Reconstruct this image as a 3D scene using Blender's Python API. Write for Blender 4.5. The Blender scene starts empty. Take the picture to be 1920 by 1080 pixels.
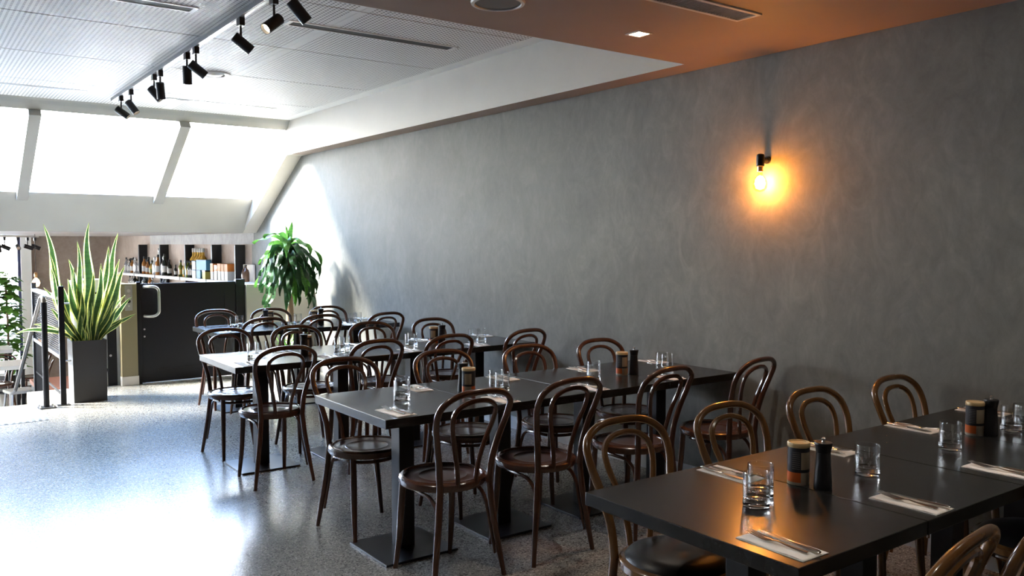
import bpy, bmesh, math, random
from mathutils import Vector, Matrix
S = bpy.context.scene
COL = S.collection
random.seed(7)
PI = math.pi

# ------------------------------------------------------------------ camera, sky, sun, exposure
cam_d = bpy.data.cameras.new('camera'); cam = bpy.data.objects.new('camera', cam_d); COL.objects.link(cam)
cam.location = (0, 0, 1.53)
cam_d.sensor_width = 36.0; cam_d.lens = 1588.0 / 1920 * 36.0
cam_d.clip_start = 0.05; cam_d.clip_end = 300
yaw, pitch = math.radians(36.05), math.radians(-2.95)
cam.rotation_euler = (PI / 2 + pitch, 0, -yaw)
S.camera = cam

world = bpy.data.worlds.new('sky'); S.world = world; world.use_nodes = True
wn = world.node_tree.nodes; wl = world.node_tree.links
bg = wn['Background']
wtc = wn.new('ShaderNodeTexCoord'); wsep = wn.new('ShaderNodeSeparateXYZ'); wr = wn.new('ShaderNodeValToRGB')
wl.new(wtc.outputs['Generated'], wsep.inputs[0]); wl.new(wsep.outputs['Z'], wr.inputs[0])
wr.color_ramp.elements[0].position = 0.12; wr.color_ramp.elements[0].color = (1.0, 0.975, 0.93, 1)
wr.color_ramp.elements[1].position = 0.50; wr.color_ramp.elements[1].color = (0.36, 0.60, 1.05, 1)
wl.new(wr.outputs[0], bg.inputs[0])
bg.inputs[1].default_value = 33.0

sun_d = bpy.data.lights.new('sun', 'SUN'); sun = bpy.data.objects.new('sun', sun_d); COL.objects.link(sun)
sun_d.energy = 105.0; sun_d.angle = math.radians(22); sun_d.color = (1.0, 0.95, 0.86)
to_sun = Vector((-0.70, 0.33, 0.61)).normalized()
sun.rotation_euler = to_sun.to_track_quat('Z', 'Y').to_euler()
sun.location = (-30, 30, 30)

S.view_settings.view_transform = 'Standard'; S.view_settings.look = 'None'
S.view_settings.gamma = 1.0; S.view_settings.use_curve_mapping = False
S.view_settings.exposure = 0.13
S.cycles.use_denoising = True
S.cycles.max_bounces = 10; S.cycles.diffuse_bounces = 5; S.cycles.transparent_max_bounces = 16
S.cycles.sample_clamp_indirect = 200.0

# ------------------------------------------------------------------ materials
MATS = {}
def mat(name, col=(.5, .5, .5), rough=.5, metal=0., spec=.5, coat=0., emit=None, es=0., trans=0., ior=1.45):
    if name in MATS: return MATS[name]
    m = bpy.data.materials.new(name); m.use_nodes = True
    b = m.node_tree.nodes['Principled BSDF']
    b.inputs['Base Color'].default_value = (*col, 1); b.inputs['Roughness'].default_value = rough
    b.inputs['Metallic'].default_value = metal; b.inputs['Specular IOR Level'].default_value = spec
    b.inputs['Coat Weight'].default_value = coat; b.inputs['Coat Roughness'].default_value = .08
    b.inputs['IOR'].default_value = ior
    if trans: b.inputs['Transmission Weight'].default_value = trans
    if emit: b.inputs['Emission Color'].default_value = (*emit, 1); b.inputs['Emission Strength'].default_value = es
    MATS[name] = m
    return m
class NT:
    def __init__(s, m):
        s.t = m.node_tree; s.b = s.t.nodes['Principled BSDF']
    def n(s, ty, **kw):
        x = s.t.nodes.new(ty)
        for k, v in kw.items():
            if k in x.inputs: x.inputs[k].default_value = v
            else: setattr(x, k, v)
        return x
    def l(s, a, b): s.t.links.new(a, b)
    def coord(s, scale=(1, 1, 1), kind='Object', rot=(0, 0, 0)):
        tc = s.n('ShaderNodeTexCoord'); mp = s.n('ShaderNodeMapping')
        mp.inputs['Scale'].default_value = scale; mp.inputs['Rotation'].default_value = rot
        s.l(tc.outputs[kind], mp.inputs[0]); return mp.outputs[0]
    def noise(s, vec, scale, detail=4, rough=.55, dist=0.):
        x = s.n('ShaderNodeTexNoise'); x.inputs['Scale'].default_value = scale; x.inputs['Detail'].default_value = detail
        x.inputs['Roughness'].default_value = rough; x.inputs['Distortion'].default_value = dist
        s.l(vec, x.inputs['Vector']); return x.outputs['Fac']
    def ramp(s, fac, *stops):
        r = s.n('ShaderNodeValToRGB'); e = r.color_ramp.elements
        while len(e) < len(stops): e.new(.5)
        for el, (p, c) in zip(e, stops):
            el.position = p; el.color = (*c, 1) if len(c) == 3 else c
        s.l(fac, r.inputs[0]); return r.outputs[0]
    def mix(s, fac, a, b, mode='MIX'):
        x = s.n('ShaderNodeMix', data_type='RGBA', blend_type=mode)
        for i, v in ((0, fac), (6, a), (7, b)):
            if hasattr(v, 'is_linked') or hasattr(v, 'links'): s.l(v, x.inputs[i])
            else: x.inputs[i].default_value = v if i == 0 else ((*v, 1) if len(v) == 3 else v)
        return x.outputs[2]
    def math(s, op, a, b=None):
        x = s.n('ShaderNodeMath', operation=op)
        for i, v in enumerate((a, b)):
            if v is None: continue
            if hasattr(v, 'links'): s.l(v, x.inputs[i])
            else: x.inputs[i].default_value = v
        return x.outputs[0]
    def bump(s, h, strength=.2, dist=.01):
        x = s.n('ShaderNodeBump'); x.inputs['Strength'].default_value = strength; x.inputs['Distance'].default_value = dist
        s.l(h, x.inputs['Height']); s.l(x.outputs[0], s.b.inputs['Normal'])
    def col(s, c): s.l(c, s.b.inputs['Base Color'])
    def rough(s, c): s.l(c, s.b.inputs['Roughness'])
def g(v): return (v, v, v)

def mk_plaster(name, c0, c1, c2):
    m = mat(name, c1, .68, spec=.28); t = NT(m); v = t.coord()
    a = t.noise(v, .9, 6, .6, .8); b = t.noise(t.coord((1, 1.6, 1)), 3.2, 5, .65, 1.6)
    sc = t.noise(t.coord((1, 1.5, 1), 'Object', (.6, 0, 0)), 5., 6, .72, 2.6)
    f = t.math('ADD', t.math('MULTIPLY', a, .38), t.math('ADD', t.math('MULTIPLY', b, .36), t.math('MULTIPLY', sc, .26)))
    t.col(t.ramp(f, (.38, c0), (.5, c1), (.62, c2)))
    t.rough(t.ramp(b, (.3, g(.60)), (.7, g(.75))))
    t.bump(t.math('ADD', b, t.noise(v, 26, 4)), .12, .006)
    return m
M_wall = mk_plaster('grey_plaster', (.142, .137, .119), (.182, .176, .154), (.232, .225, .198))
M_pink = mk_plaster('pale_plaster', (.29, .22, .175), (.35, .275, .225), (.41, .33, .275))
M_conc = mk_plaster('raw_concrete', (.25, .235, .22), (.34, .32, .30), (.43, .41, .385))
def mk_paint(name, c, r=.6):
    m = mat(name, c, r); t = NT(m); v = t.coord()
    n = t.noise(v, 2.0, 4)
    t.col(t.ramp(n, (.3, tuple(x * .95 for x in c)), (.7, tuple(min(1, x * 1.03) for x in c))))
    t.bump(t.noise(v, 60, 3), .04, .002)
    return m
M_white = mk_paint('white_paint', (.80, .79, .76))
M_hid = mk_paint('dark_wall_paint', (.16, .15, .14))
M_beige = mk_paint('beige_paint', (.33, .315, .28))
M_mull = mk_paint('mullion_paint', (.32, .305, .275))
M_trimw = mk_paint('soft_white_paint', (.55, .51, .445))
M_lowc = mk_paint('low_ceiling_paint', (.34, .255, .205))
M_skirt = mk_paint('skirting_paint', (.55, .55, .54), .4)
# polished concrete floor
M_floor = mat('polished_concrete', (.3, .3, .29), .25, spec=.75)
t = NT(M_floor); v = t.coord()
vo = t.n('ShaderNodeTexVoronoi'); vo.inputs['Scale'].default_value = 150; t.l(v, vo.inputs['Vector'])
sp = t.n('ShaderNodeSeparateColor'); t.l(vo.outputs['Color'], sp.inputs[0])
agg = t.ramp(sp.outputs[0], (0, (.08, .075, .066)), (.16, (.12, .112, .098)), (.2, (.235, .22, .192)), (.8, (.30, .28, .245)), (.9, (.41, .385, .335)), (1, (.50, .47, .41)))
fine = t.ramp(t.noise(v, 260, 2), (.35, g(.72)), (.65, g(1.15)))
big = t.ramp(t.noise(v, .8, 5), (.3, g(.88)), (.7, g(1.06)))
t.col(t.mix(1., t.mix(1., agg, fine, 'MULTIPLY'), big, 'MULTIPLY'))
t.rough(t.ramp(t.noise(v, .7, 2), (.3, g(.22)), (.7, g(.265))))
t.bump(t.noise(v, 45, 3), .03, .002)
# perforated board
M_perf = mat('perforated_board', (.78, .79, .79), .6); t = NT(M_perf)
ge = t.n('ShaderNodeNewGeometry'); sx = t.n('ShaderNodeSeparateXYZ'); t.l(ge.outputs['Position'], sx.inputs[0])
def cell(o, p): return t.math('SUBTRACT', t.math('MULTIPLY', t.math('FRACT', t.math('DIVIDE', t.math('ADD', o, 30.), p)), p), p / 2)
cx = cell(sx.outputs['X'], .032); cy = cell(sx.outputs['Y'], .032)
hole = t.math('MULTIPLY', t.math('LESS_THAN', t.math('ABSOLUTE', cx), .0072), t.math('LESS_THAN', t.math('ABSOLUTE', cy), .0072))
ex = t.math('ABSOLUTE', t.math('SUBTRACT', t.math('MULTIPLY', t.math('FRACT', t.math('DIVIDE', t.math('SUBTRACT', sx.outputs['X'], .09 - 24.), 2.4)), 2.4), 1.2))
band = t.math('LESS_THAN', ex, 1.155)
hole = t.math('MULTIPLY', hole, band)
t.col(t.mix(hole, (.73, .72, .70), (.03, .03, .03)))
# dark stained table wood
def mk_wood(name, a, b, rough, sc, coat=0., axis=0, bmp=0):
    m = mat(name, a, rough, coat=coat); t = NT(m)
    s = [14, 14, 14]; s[axis] = 1.2
    v = t.coord(tuple(s)); n = t.noise(v, sc, 6, .65, .4)
    t.col(t.ramp(n, (.3, a), (.7, b)))
    if bmp: t.rough(t.ramp(n, (.3, g(rough * .9)), (.7, g(rough * 1.15))))
    if bmp: t.bump(n, bmp, .002)
    return m
M_top = mk_wood('charcoal_stained_top', (.012, .0115, .011), (.017, .0165, .016), .25, 2.0, bmp=0)
M_bent = mk_wood('walnut_bentwood', (.068, .026, .015), (.095, .038, .021), .22, 1.2, .5, 2)
M_bentseat = mk_wood('walnut_seat', (.062, .032, .024), (.080, .042, .031), .28, .8, .3, 1)
M_bentlight = mk_wood('honey_bentwood', (.125, .056, .017), (.170, .078, .025), .24, 1.2, .5, 2)
M_pad = mat('black_vinyl', (.010, .010, .011), .35)
M_black = mat('black_powder_coat', (.010, .010, .012), .42, spec=.4)
M_steelplate = mat('black_steel_plate', (.016, .017, .019), .30, spec=.6)
M_gate = mat('gate_black', (.0065, .0065, .009), .45, spec=.3)
M_chrome = mat('brushed_steel', (.62, .61, .59), .28, 1.)
M_cut = mat('cutlery_steel', (.70, .68, .65), .16, 1.)
M_glass = mat('tumbler_glass', (.96, .98, .98), 0., trans=1., ior=1.47)
M_tumbler = mat('tumbler_wall', (1, 1, 1), 0.)
M_glass.node_tree.nodes['Principled BSDF'].inputs['Base Color'].default_value = (1, 1, 1, 1)
M_paper = mk_paint('napkin_paper', (.90, .87, .82), .85)
M_dark = mat('dark_void', (.02, .02, .02), .8)
M_hole = mat('slot_dark', (.03, .026, .024), .7)
M_frame = mat('white_metal', (.70, .69, .67), .4)
M_planter = mat('charcoal_planter', (.045, .043, .042), .55)
M_soil = mat('soil', (.03, .02, .014), .95)
M_bulb = mat('lit_bulb', (1, .8, .5), .3, emit=(1.0, .40, .085), es=470.)
M_lens = mat('lit_lens', (1, 1, 1), .3, emit=(1.0, .80, .55), es=14.)
M_down = mat('lit_downlight', (1, 1, 1), .3, emit=(1.0, .82, .62), es=30.)
M_lensoff = mat('unlit_lens', (.25, .25, .25), .2)
M_brass = mat('worn_brass', (.55, .33, .16), .3, 1.)
# thin glass: mostly clear, mirrors more towards grazing angles
def thin_glass(m, tint, pw, k0):
    tt = m.node_tree; o_ = tt.nodes['Material Output']; tr = tt.nodes.new('ShaderNodeBsdfTransparent'); gl = tt.nodes.new('ShaderNodeBsdfGlossy')
    gl.inputs['Roughness'].default_value = .02; tr.inputs[0].default_value = (*tint, 1)
    mx = tt.nodes.new('ShaderNodeMixShader'); lw_ = tt.nodes.new('ShaderNodeLayerWeight'); lw_.inputs[0].default_value = .5
    fr = tt.nodes.new('ShaderNodeMath'); fr.operation = 'POWER'; fr.inputs[1].default_value = pw
    ad = tt.nodes.new('ShaderNodeMath'); ad.operation = 'ADD'; ad.inputs[1].default_value = k0; ad.use_clamp = True
    tt.links.new(lw_.outputs['Facing'], fr.inputs[0]); tt.links.new(fr.outputs[0], ad.inputs[0]); tt.links.new(ad.outputs[0], mx.inputs[0])
    tt.links.new(tr.outputs[0], mx.inputs[1]); tt.links.new(gl.outputs[0], mx.inputs[2]); tt.links.new(mx.outputs[0], o_.inputs[0])
    return m
M_pane = thin_glass(mat('window_glass'), (.94, .96, .97), 5., .0)
thin_glass(M_tumbler, (.985, .99, .99), 2.2, .05)
M_amberglass = M_pane.copy(); M_amberglass.name = 'amber_bulb_glass'
for n_ in M_amberglass.node_tree.nodes:
    if n_.type == 'BSDF_TRANSPARENT': n_.inputs[0].default_value = (1.0, .86, .62, 1)
def mk_leaf(name, a, b, tl=.35):
    m = mat(name, a, .38); t = NT(m); n = t.noise(t.coord((1, 1, 3)), 18, 4)
    c = t.ramp(n, (.35, a), (.65, b)); t.col(c)
    tn = t.n('ShaderNodeBsdfTranslucent'); t.l(c, tn.inputs[0])
    ms = t.n('ShaderNodeMixShader'); ms.inputs[0].default_value = tl
    t.l(t.b.outputs[0], ms.inputs[1]); t.l(tn.outputs[0], ms.inputs[2])
    t.l(ms.outputs[0], t.t.nodes['Material Output'].inputs[0])
    return m
M_sg = mk_leaf('snake_leaf_green', (.030, .075, .018), (.058, .120, .030), .25)
M_sy = mk_leaf('snake_leaf_margin', (.68, .68, .16), (.82, .80, .30), .5)
M_dg = mk_leaf('dracaena_leaf', (.014, .050, .016), (.028, .085, .024), .16)
M_dl = mk_leaf('dracaena_young_leaf', (.06, .19, .03), (.12, .28, .05), .35)
M_trunk = mk_wood('trunk_bark', (.20, .12, .07), (.36, .24, .15), .8, 3., 0, 2, .3)
M_vine = mk_leaf('vine_leaf', (.08, .22, .03), (.20, .42, .08), .4)

# ------------------------------------------------------------------ mesh helpers
class MB:
    def __init__(s): s.v = []; s.f = []; s.m = []
    def add(s, vs, fs, mi=0):
        o = len(s.v); s.v += [tuple(p) for p in vs]; s.f += [tuple(i + o for i in f) for f in fs]; s.m += [mi] * len(fs); return s
    def box(s, lo, hi, mi=0):
        (a, b, c), (d, e, f) = lo, hi
        return s.add([(a, b, c), (d, b, c), (d, e, c), (a, e, c), (a, b, f), (d, b, f), (d, e, f), (a, e, f)],
                     [(0, 3, 2, 1), (4, 5, 6, 7), (0, 1, 5, 4), (1, 2, 6, 5), (2, 3, 7, 6), (3, 0, 4, 7)], mi)
    def prism_x(s, poly, x0, x1, mi=0):          # polygon in (y,z) swept along x
        n = len(poly); vs = [(x0, y, z) for y, z in poly] + [(x1, y, z) for y, z in poly]
        fs = [tuple(range(n)), tuple(range(2 * n - 1, n - 1, -1))] + [((i + 1) % n, i, i + n, (i + 1) % n + n) for i in range(n)]
        return s.add(vs, fs, mi)
    def lathe(s, prof, n=24, c=(0, 0, 0), mi=0, rot=None):
        vs = []; fs = []; ring = []
        for r, z in prof:
            if r < 1e-6: ring.append([len(vs)]); vs.append(Vector((0, 0, z)))
            else:
                ring.append(list(range(len(vs), len(vs) + n)))
                vs += [Vector((r * math.cos(2 * PI * k / n), r * math.sin(2 * PI * k / n), z)) for k in range(n)]
        for A, B in zip(ring, ring[1:]):
            for k in range(n):
                k2 = (k + 1) % n
                if len(A) == 1 and len(B) == 1: continue
                if len(A) == 1: fs.append((A[0], B[k2], B[k]))
                elif len(B) == 1: fs.append((A[k], A[k2], B[0]))
                else: fs.append((A[k], A[k2], B[k2], B[k]))
        if rot is not None: vs = [rot @ p for p in vs]
        return s.add([p + Vector(c) for p in vs], fs, mi)
    def tube(s, pts, rad, n=8, mi=0, flat=1.0, closed=False):
        P = [Vector(p) for p in pts]; L = len(P)
        if not hasattr(rad, '__len__'): rad = [rad] * L
        vs = []; up = None
        for i in range(L):
            a = P[i - 1] if (i > 0 or closed) else P[i]; b = P[(i + 1) % L] if (i < L - 1 or closed) else P[i]
            d = (b - a).normalized()
            if up is None: up = Vector((0, 0, 1)) if abs(d.z) < .9 else Vector((0, 1, 0))
            sd = d.cross(up)
            if sd.length < 1e-5: sd = d.cross(Vector((1, 0, 0)))
            sd.normalize(); up = sd.cross(d).normalized()
            for k in range(n):
                q = 2 * PI * k / n
                vs.append(P[i] + sd * (math.cos(q) * rad[i]) + up * (math.sin(q) * rad[i] * flat))
        fs = []
        for i in range(L if closed else L - 1):
            j = (i + 1) % L
            for k in range(n):
                k2 = (k + 1) % n
                fs.append((i * n + k, i * n + k2, j * n + k2, j * n + k))
        if not closed:
            fs.append(tuple(range(n - 1, -1, -1))); fs.append(tuple((L - 1) * n + k for k in range(n)))
        return s.add(vs, fs, mi)
    def build(s, name, mats, parent=None, smooth=False, bev=0., loc=None):
        me = bpy.data.meshes.new(name); me.from_pydata(s.v, [], s.f)
        if not isinstance(mats, (list, tuple)): mats = [mats]
        for m in mats: me.materials.append(m)
        me.polygons.foreach_set('material_index', s.m)
        bm = bmesh.new(); bm.from_mesh(me)
        if bev:
            bmesh.ops.bevel(bm, geom=[e for e in bm.edges if e.calc_face_angle(0) > .5], offset=bev, segments=2, profile=.6, affect='EDGES')
        bmesh.ops.recalc_face_normals(bm, faces=bm.faces)
        bm.to_mesh(me); bm.free()
        if smooth:
            me.polygons.foreach_set('use_smooth', [True] * len(me.polygons))
            if hasattr(me, 'set_sharp_from_angle'): me.set_sharp_from_angle(angle=math.radians(42))
        o = bpy.data.objects.new(name, me); COL.objects.link(o)
        if parent: o.parent = parent
        if loc: o.location = loc
        return o
def spline(pts, sub=6):
    P = [Vector(p) for p in pts]; P = [P[0] * 2 - P[1]] + P + [P[-1] * 2 - P[-2]]; out = []
    for i in range(1, len(P) - 2):
        a, b, c, d = P[i - 1:i + 3]
        for k in range(sub):
            u = k / sub
            out.append(.5 * ((2 * b) + (c - a) * u + (2 * a - 5 * b + 4 * c - d) * u * u + (3 * b - a - 3 * c + d) * u ** 3))
    out.append(P[-2]); return out
def lerp_r(rs, n):
    o = []
    for i in range(n):
        u = i / (n - 1) * (len(rs) - 1); k = min(int(u), len(rs) - 2); o.append(rs[k] + (rs[k + 1] - rs[k]) * (u - k))
    return o
def tag(o, label, cat, group=None, kind=None):
    o['label'] = label; o['category'] = cat
    if group: o['group'] = group
    if kind: o['kind'] = kind
    return o
def thing(name, label, cat, loc=(0, 0, 0), rotz=0., group=None):
    o = bpy.data.objects.new(name, None); COL.objects.link(o); o.location = loc; o.rotation_euler = (0, 0, rotz)
    o.empty_display_size = .1
    return tag(o, label, cat, group)
def struct(o, label, cat): return tag(o, label, cat, None, 'structure')
def stuffpart(o): o['kind'] = 'stuff'; return o
def dup(root, loc, rotz, label, group=None):
    r = root.copy(); COL.objects.link(r); r.location = loc; r.rotation_euler = (0, 0, rotz); r['label'] = label
    if group: r['group'] = group
    for ch in list(root.children):
        c = ch.copy(); COL.objects.link(c); c.parent = r
        for gch in list(ch.children):
            d = gch.copy(); COL.objects.link(d); d.parent = c
    return r

# ------------------------------------------------------------------ setting
XW = 4.13; XB = 3.94; ZL = 2.63; ZH = 3.04; YL = 3.62
XL = -3.6; YB = -4.0
# floor slab, with the stair well cut out at the far left and the lift shaft behind the gate
fl = MB().box((XL, YB, -.25), (1.06, 9.23, 0)).box((1.06, YB, -.25), (1.92, 10.0, 0)).box((1.92, YB, -.25), (XW, 9.98, 0))
struct(fl.build('floor', M_floor), 'polished grey terrazzo concrete floor with fine aggregate', 'floor')
lf = MB().box((XL - 3, 9.0, -1.45), (XW, 19.0, -1.2))
struct(lf.build('floor_lower', mat('lower_floor', (.33, .29, .25), .4)), 'floor of the lower bar level seen beyond the stair', 'floor')
# walls
w = MB().box((XW, YB, -.25), (XW + .2, 12.1, 3.3))
w.box((XW, 9.5, -1.2), (XW + .2, 12.1, -.25))
struct(w.build('wall_right', M_wall), 'long grey polished plaster wall on the right with trowel marks', 'wall')
struct(MB().box((XL - .2, YB, -.25), (XL, 12.0, 3.3)).build('wall_left', M_hid), 'plain painted wall out of view on the left', 'wall')
struct(MB().box((XL, YB - .2, -.25), (XW, YB, 3.3)).build('wall_back', M_hid), 'plain painted wall out of view behind the tables', 'wall')
bs = MB().box((XW - .014, YB, 0), (XW, 9.86, .10))
struct(bs.build('baseboard_right', M_skirt), 'low pale skirting board along the foot of the grey wall', 'skirting')
# low ceiling at the near side, raised perforated ceiling behind it
lc = MB().box((XL, YB, ZL), (XW, YL, ZH + .16))
lc.box((XB, YL, ZL), (XW, 10.0, ZH + .16))
c1 = struct(lc.build('ceiling', M_lowc), 'low smooth ceiling lit orange by the wall lamp', 'ceiling')
c1.data.materials.append(M_trimw)
for p in c1.data.polygons:                       # the boxed beam along the wall is painted off white
    if p.center.y > YL + .01 and abs(p.normal.x) > .5 and p.center.x < XB + .01: p.material_index = 1
hc = struct(MB().box((XL, YL, ZH + .02), (XB, 10.05, ZH + .16)).build('ceiling_raised', M_white), 'raised white ceiling of perforated acoustic panels', 'ceiling')
ys = [YL, 3.83, 5.10, 6.38, 7.65, 8.93, 10.03]; xs = [XL, -2.31, .09, 2.49, 3.81]
for i in range(len(xs) - 1):
    for j in range(len(ys) - 1):
        gx = .0012 if i < len(xs) - 1 else 0
        MB().box((xs[i] + gx, ys[j] + .007, ZH), (xs[i + 1] - gx, ys[j + 1] - .007, ZH + .019)).build('ceiling_panel', M_perf, hc)
MB().box((3.812, YL, ZH), (XB, 10.03, ZH + .019)).build('ceiling_border', M_white, hc)

# skylight: glass slope from (10.07,3.00) to (11.41,2.15)
GA = (10.07, 2.985); GB = (11.41, 2.15)
struct(MB().prism_x([(10.0, ZH + .16), (10.0, ZH), (10.03, ZH - .02), (10.13, 2.93), (10.2, 2.99), (10.2, ZH + .16)], XL, XB).build('trim_1', M_mull), 'off white head beam along the top of the skylight', 'beam')
struct(MB().prism_x([(11.38, 2.14), (11.80, 1.69), (12.02, 1.69), (12.02, 1.9), (11.50, 2.19)], XL, XB).build('trim_2', M_beige), 'sloping beige upstand under the skylight panes', 'beam')
def slope(o0, o1, ext=.06):
    (y0, z0), (y1, z1) = GA, GB
    d = Vector((y1 - y0, z1 - z0)).normalized(); n = Vector((-d.y, d.x)); n = -n if n.y < 0 else n
    A = Vector(GA) - d * ext; B = Vector(GB) + d * .06
    return [tuple(A + n * o0), tuple(B + n * o0), tuple(B + n * o1), tuple(A + n * o1)]
mull = [-3.32, -1.82, -.30, 1.22, 2.73]
k = 3
for xm in mull:
    struct(MB().prism_x(slope(-.09, .05, -.075), xm - .058, xm + .058).build('trim_%d' % k, M_mull), 'sloping off white mullion of the skylight', 'mullion'); k += 1
ed = [XL + .02] + mull + [XB + .02]
for i in range(len(ed) - 1):
    a, b = ed[i] + .03, ed[i + 1] - .03
    struct(MB().prism_x(slope(.0, .012), a, b).build('window_%d' % (i + 1), M_pane), 'sloping skylight pane with white daylight behind it', 'window')
# boxed beam runs down the slope beside the glass
struct(MB().prism_x([(10.0, ZL), (10.135, ZL), (11.81, 1.69), (12.05, 1.69), (12.05, 2.0), (10.2, 3.2), (10.0, 3.2)], XB, XW).build('trim_8', M_trimw), 'sloping boxed beam at the right end of the skylight', 'beam')
# outdoors: pale flat roof that the skylight looks over, street level at the far window
struct(MB().box((-14, 12.0, 1.74), (12, 34, 1.86)).build('roof_outside', mk_paint('grey_roof', (.34, .34, .33))), 'flat grey roof outside the skylight', 'roof')
ms_ = MB()                                     # added sheet metal reflector, tilted to throw the sun up at the ceiling
nr = Vector((-.71, -.45, .54)); e1 = Vector((0, 0, 1)).cross(nr).normalized(); e2 = nr.cross(e1).normalized(); e1 = -e1 if e1.x < 0 else e1; e2 = -e2 if e2.z < 0 else e2
q0 = Vector((4.2, 13.4, 1.84)); hh = 2.0; ww = 6.4
q = [q0 - e1 * ww * .5, q0 + e1 * ww * .5, q0 + e1 * ww * .5 + e2 * hh, q0 - e1 * ww * .5 + e2 * hh]
bk = Vector((1.2, .8, 0))
q += [Vector((p.x, p.y, 1.84)) + bk for p in q[2:]]
ms_.add(q, [(0, 1, 2, 3), (3, 2, 4, 5), (0, 3, 5), (1, 4, 2), (0, 5, 4, 1)])
struct(ms_.build('sun_reflector_outside', mat('sheet_metal_reflector', (.90, .90, .89), .45, 1.)), 'added sheet metal reflector outside the skylight, tilted to light the ceiling', 'roof')
struct(MB().box((-40, 19.2, -1.5), (40, 80, -1.3)).build('street_outside', mk_paint('pale_paving', (.55, .54, .52))), 'pale paving of the street outside the lower window', 'ground')
struct(MB().box((XL - 3, 11.95, 1.69), (XW, 19.0, 1.74)).build('ceiling_lower', mk_paint('lower_ceiling_paint', (.62, .57, .52))), 'ceiling of the lower bar level', 'ceiling')

# lower level: bar wall (turned a little), back wall with big window
BA = math.radians(4.8); BD = Vector((-math.sin(BA), math.cos(BA), 0)); BN = Vector((-BD.y, BD.x, 0)); BP = Vector((4.13, 12.0, 0))
def barpt(s, off, z): p = BP + BD * s + BN * off; return Vector((p.x, p.y, z))
def barbox(m, s0, s1, o0, o1, z0, z1, mi=0):
    q = [barpt(s0, o0, z0), barpt(s1, o0, z0), barpt(s1, o1, z0), barpt(s0, o1, z0)]
    return m.add(q + [p + Vector((0, 0, z1 - z0)) for p in q], [(0, 3, 2, 1), (4, 5, 6, 7), (0, 1, 5, 4), (1, 2, 6, 5), (2, 3, 7, 6), (3, 0, 4, 7)], mi)
struct(barbox(MB(), -.1, 7.0, -.25, 0, -1.2, 1.69).build('wall_bar', M_pink), 'pinkish plaster wall behind the bar shelves on the lower level', 'wall')
struct(barbox(MB(), -.1, 4.35, 0, .012, 1.53, 1.69).build('trim_9', M_conc), 'raw pale concrete band along the top of the bar wall', 'trim')
struct(MB().box((2.12, 18.8, -1.2), (4.0, 19.0, 1.69)).build('wall_far', M_pink), 'pinkish plaster end wall of the lower level', 'wall')
struct(MB().box((1.95, 18.7, -1.2), (2.13, 19.0, 1.69)).build('wall_pier', M_white), 'white pier beside the lower street window', 'pier')
struct(MB().box((1.90, 18.76, -1.2), (1.95, 18.9, 1.69)).build('trim_10', mat('navy_frame', (.02, .025, .08), .4)), 'navy frame post of the lower street window', 'frame')
wf = struct(MB().box((-6.0, 18.83, -1.2), (1.90, 18.845, 1.69)).build('window_8', M_pane), 'tall street window of the lower level', 'window')
ww_ = MB().box((XL - 3.2, 9.0, -1.2), (XL - 3, 13.2, 1.69)).box((XL - 3.2, 14.5, -1.2), (XL - 3, 19.0, 1.69)).box((XL - 3.2, 13.2, -1.2), (XL - 3, 14.5, -.4))
struct(ww_.build('wall_lower_left', M_white), 'side wall of the lower level with one added window opening, out of view', 'wall')
struct(MB().box((XL - 3.12, 13.2, -.4), (XL - 3.1, 14.5, 1.69)).build('window_9', M_pane), 'added side window that brightens the lower level, out of view', 'window')  # added opening, lets more daylight into the lower level
struct(MB().box((XL - 3, 8.8, -1.2), (XW, 9.0, -.25)).build('wall_under_floor', M_white), 'white wall under the edge of the upper floor', 'wall')
# stair flight down to the lower level
st = MB().box((-.6, 9.23, -1.2), (1.06, 9.5, -.172)).build('floor_stair', M_floor)
struct(st, 'concrete stair flight going down behind the floor edge', 'stair')
for i in range(1, 6):
    MB().box((-.6, 9.23 + .28 * i, -1.2), (1.06, 9.51 + .28 * i, -.172 * (i + 1))).build('step', M_floor, st)

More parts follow.
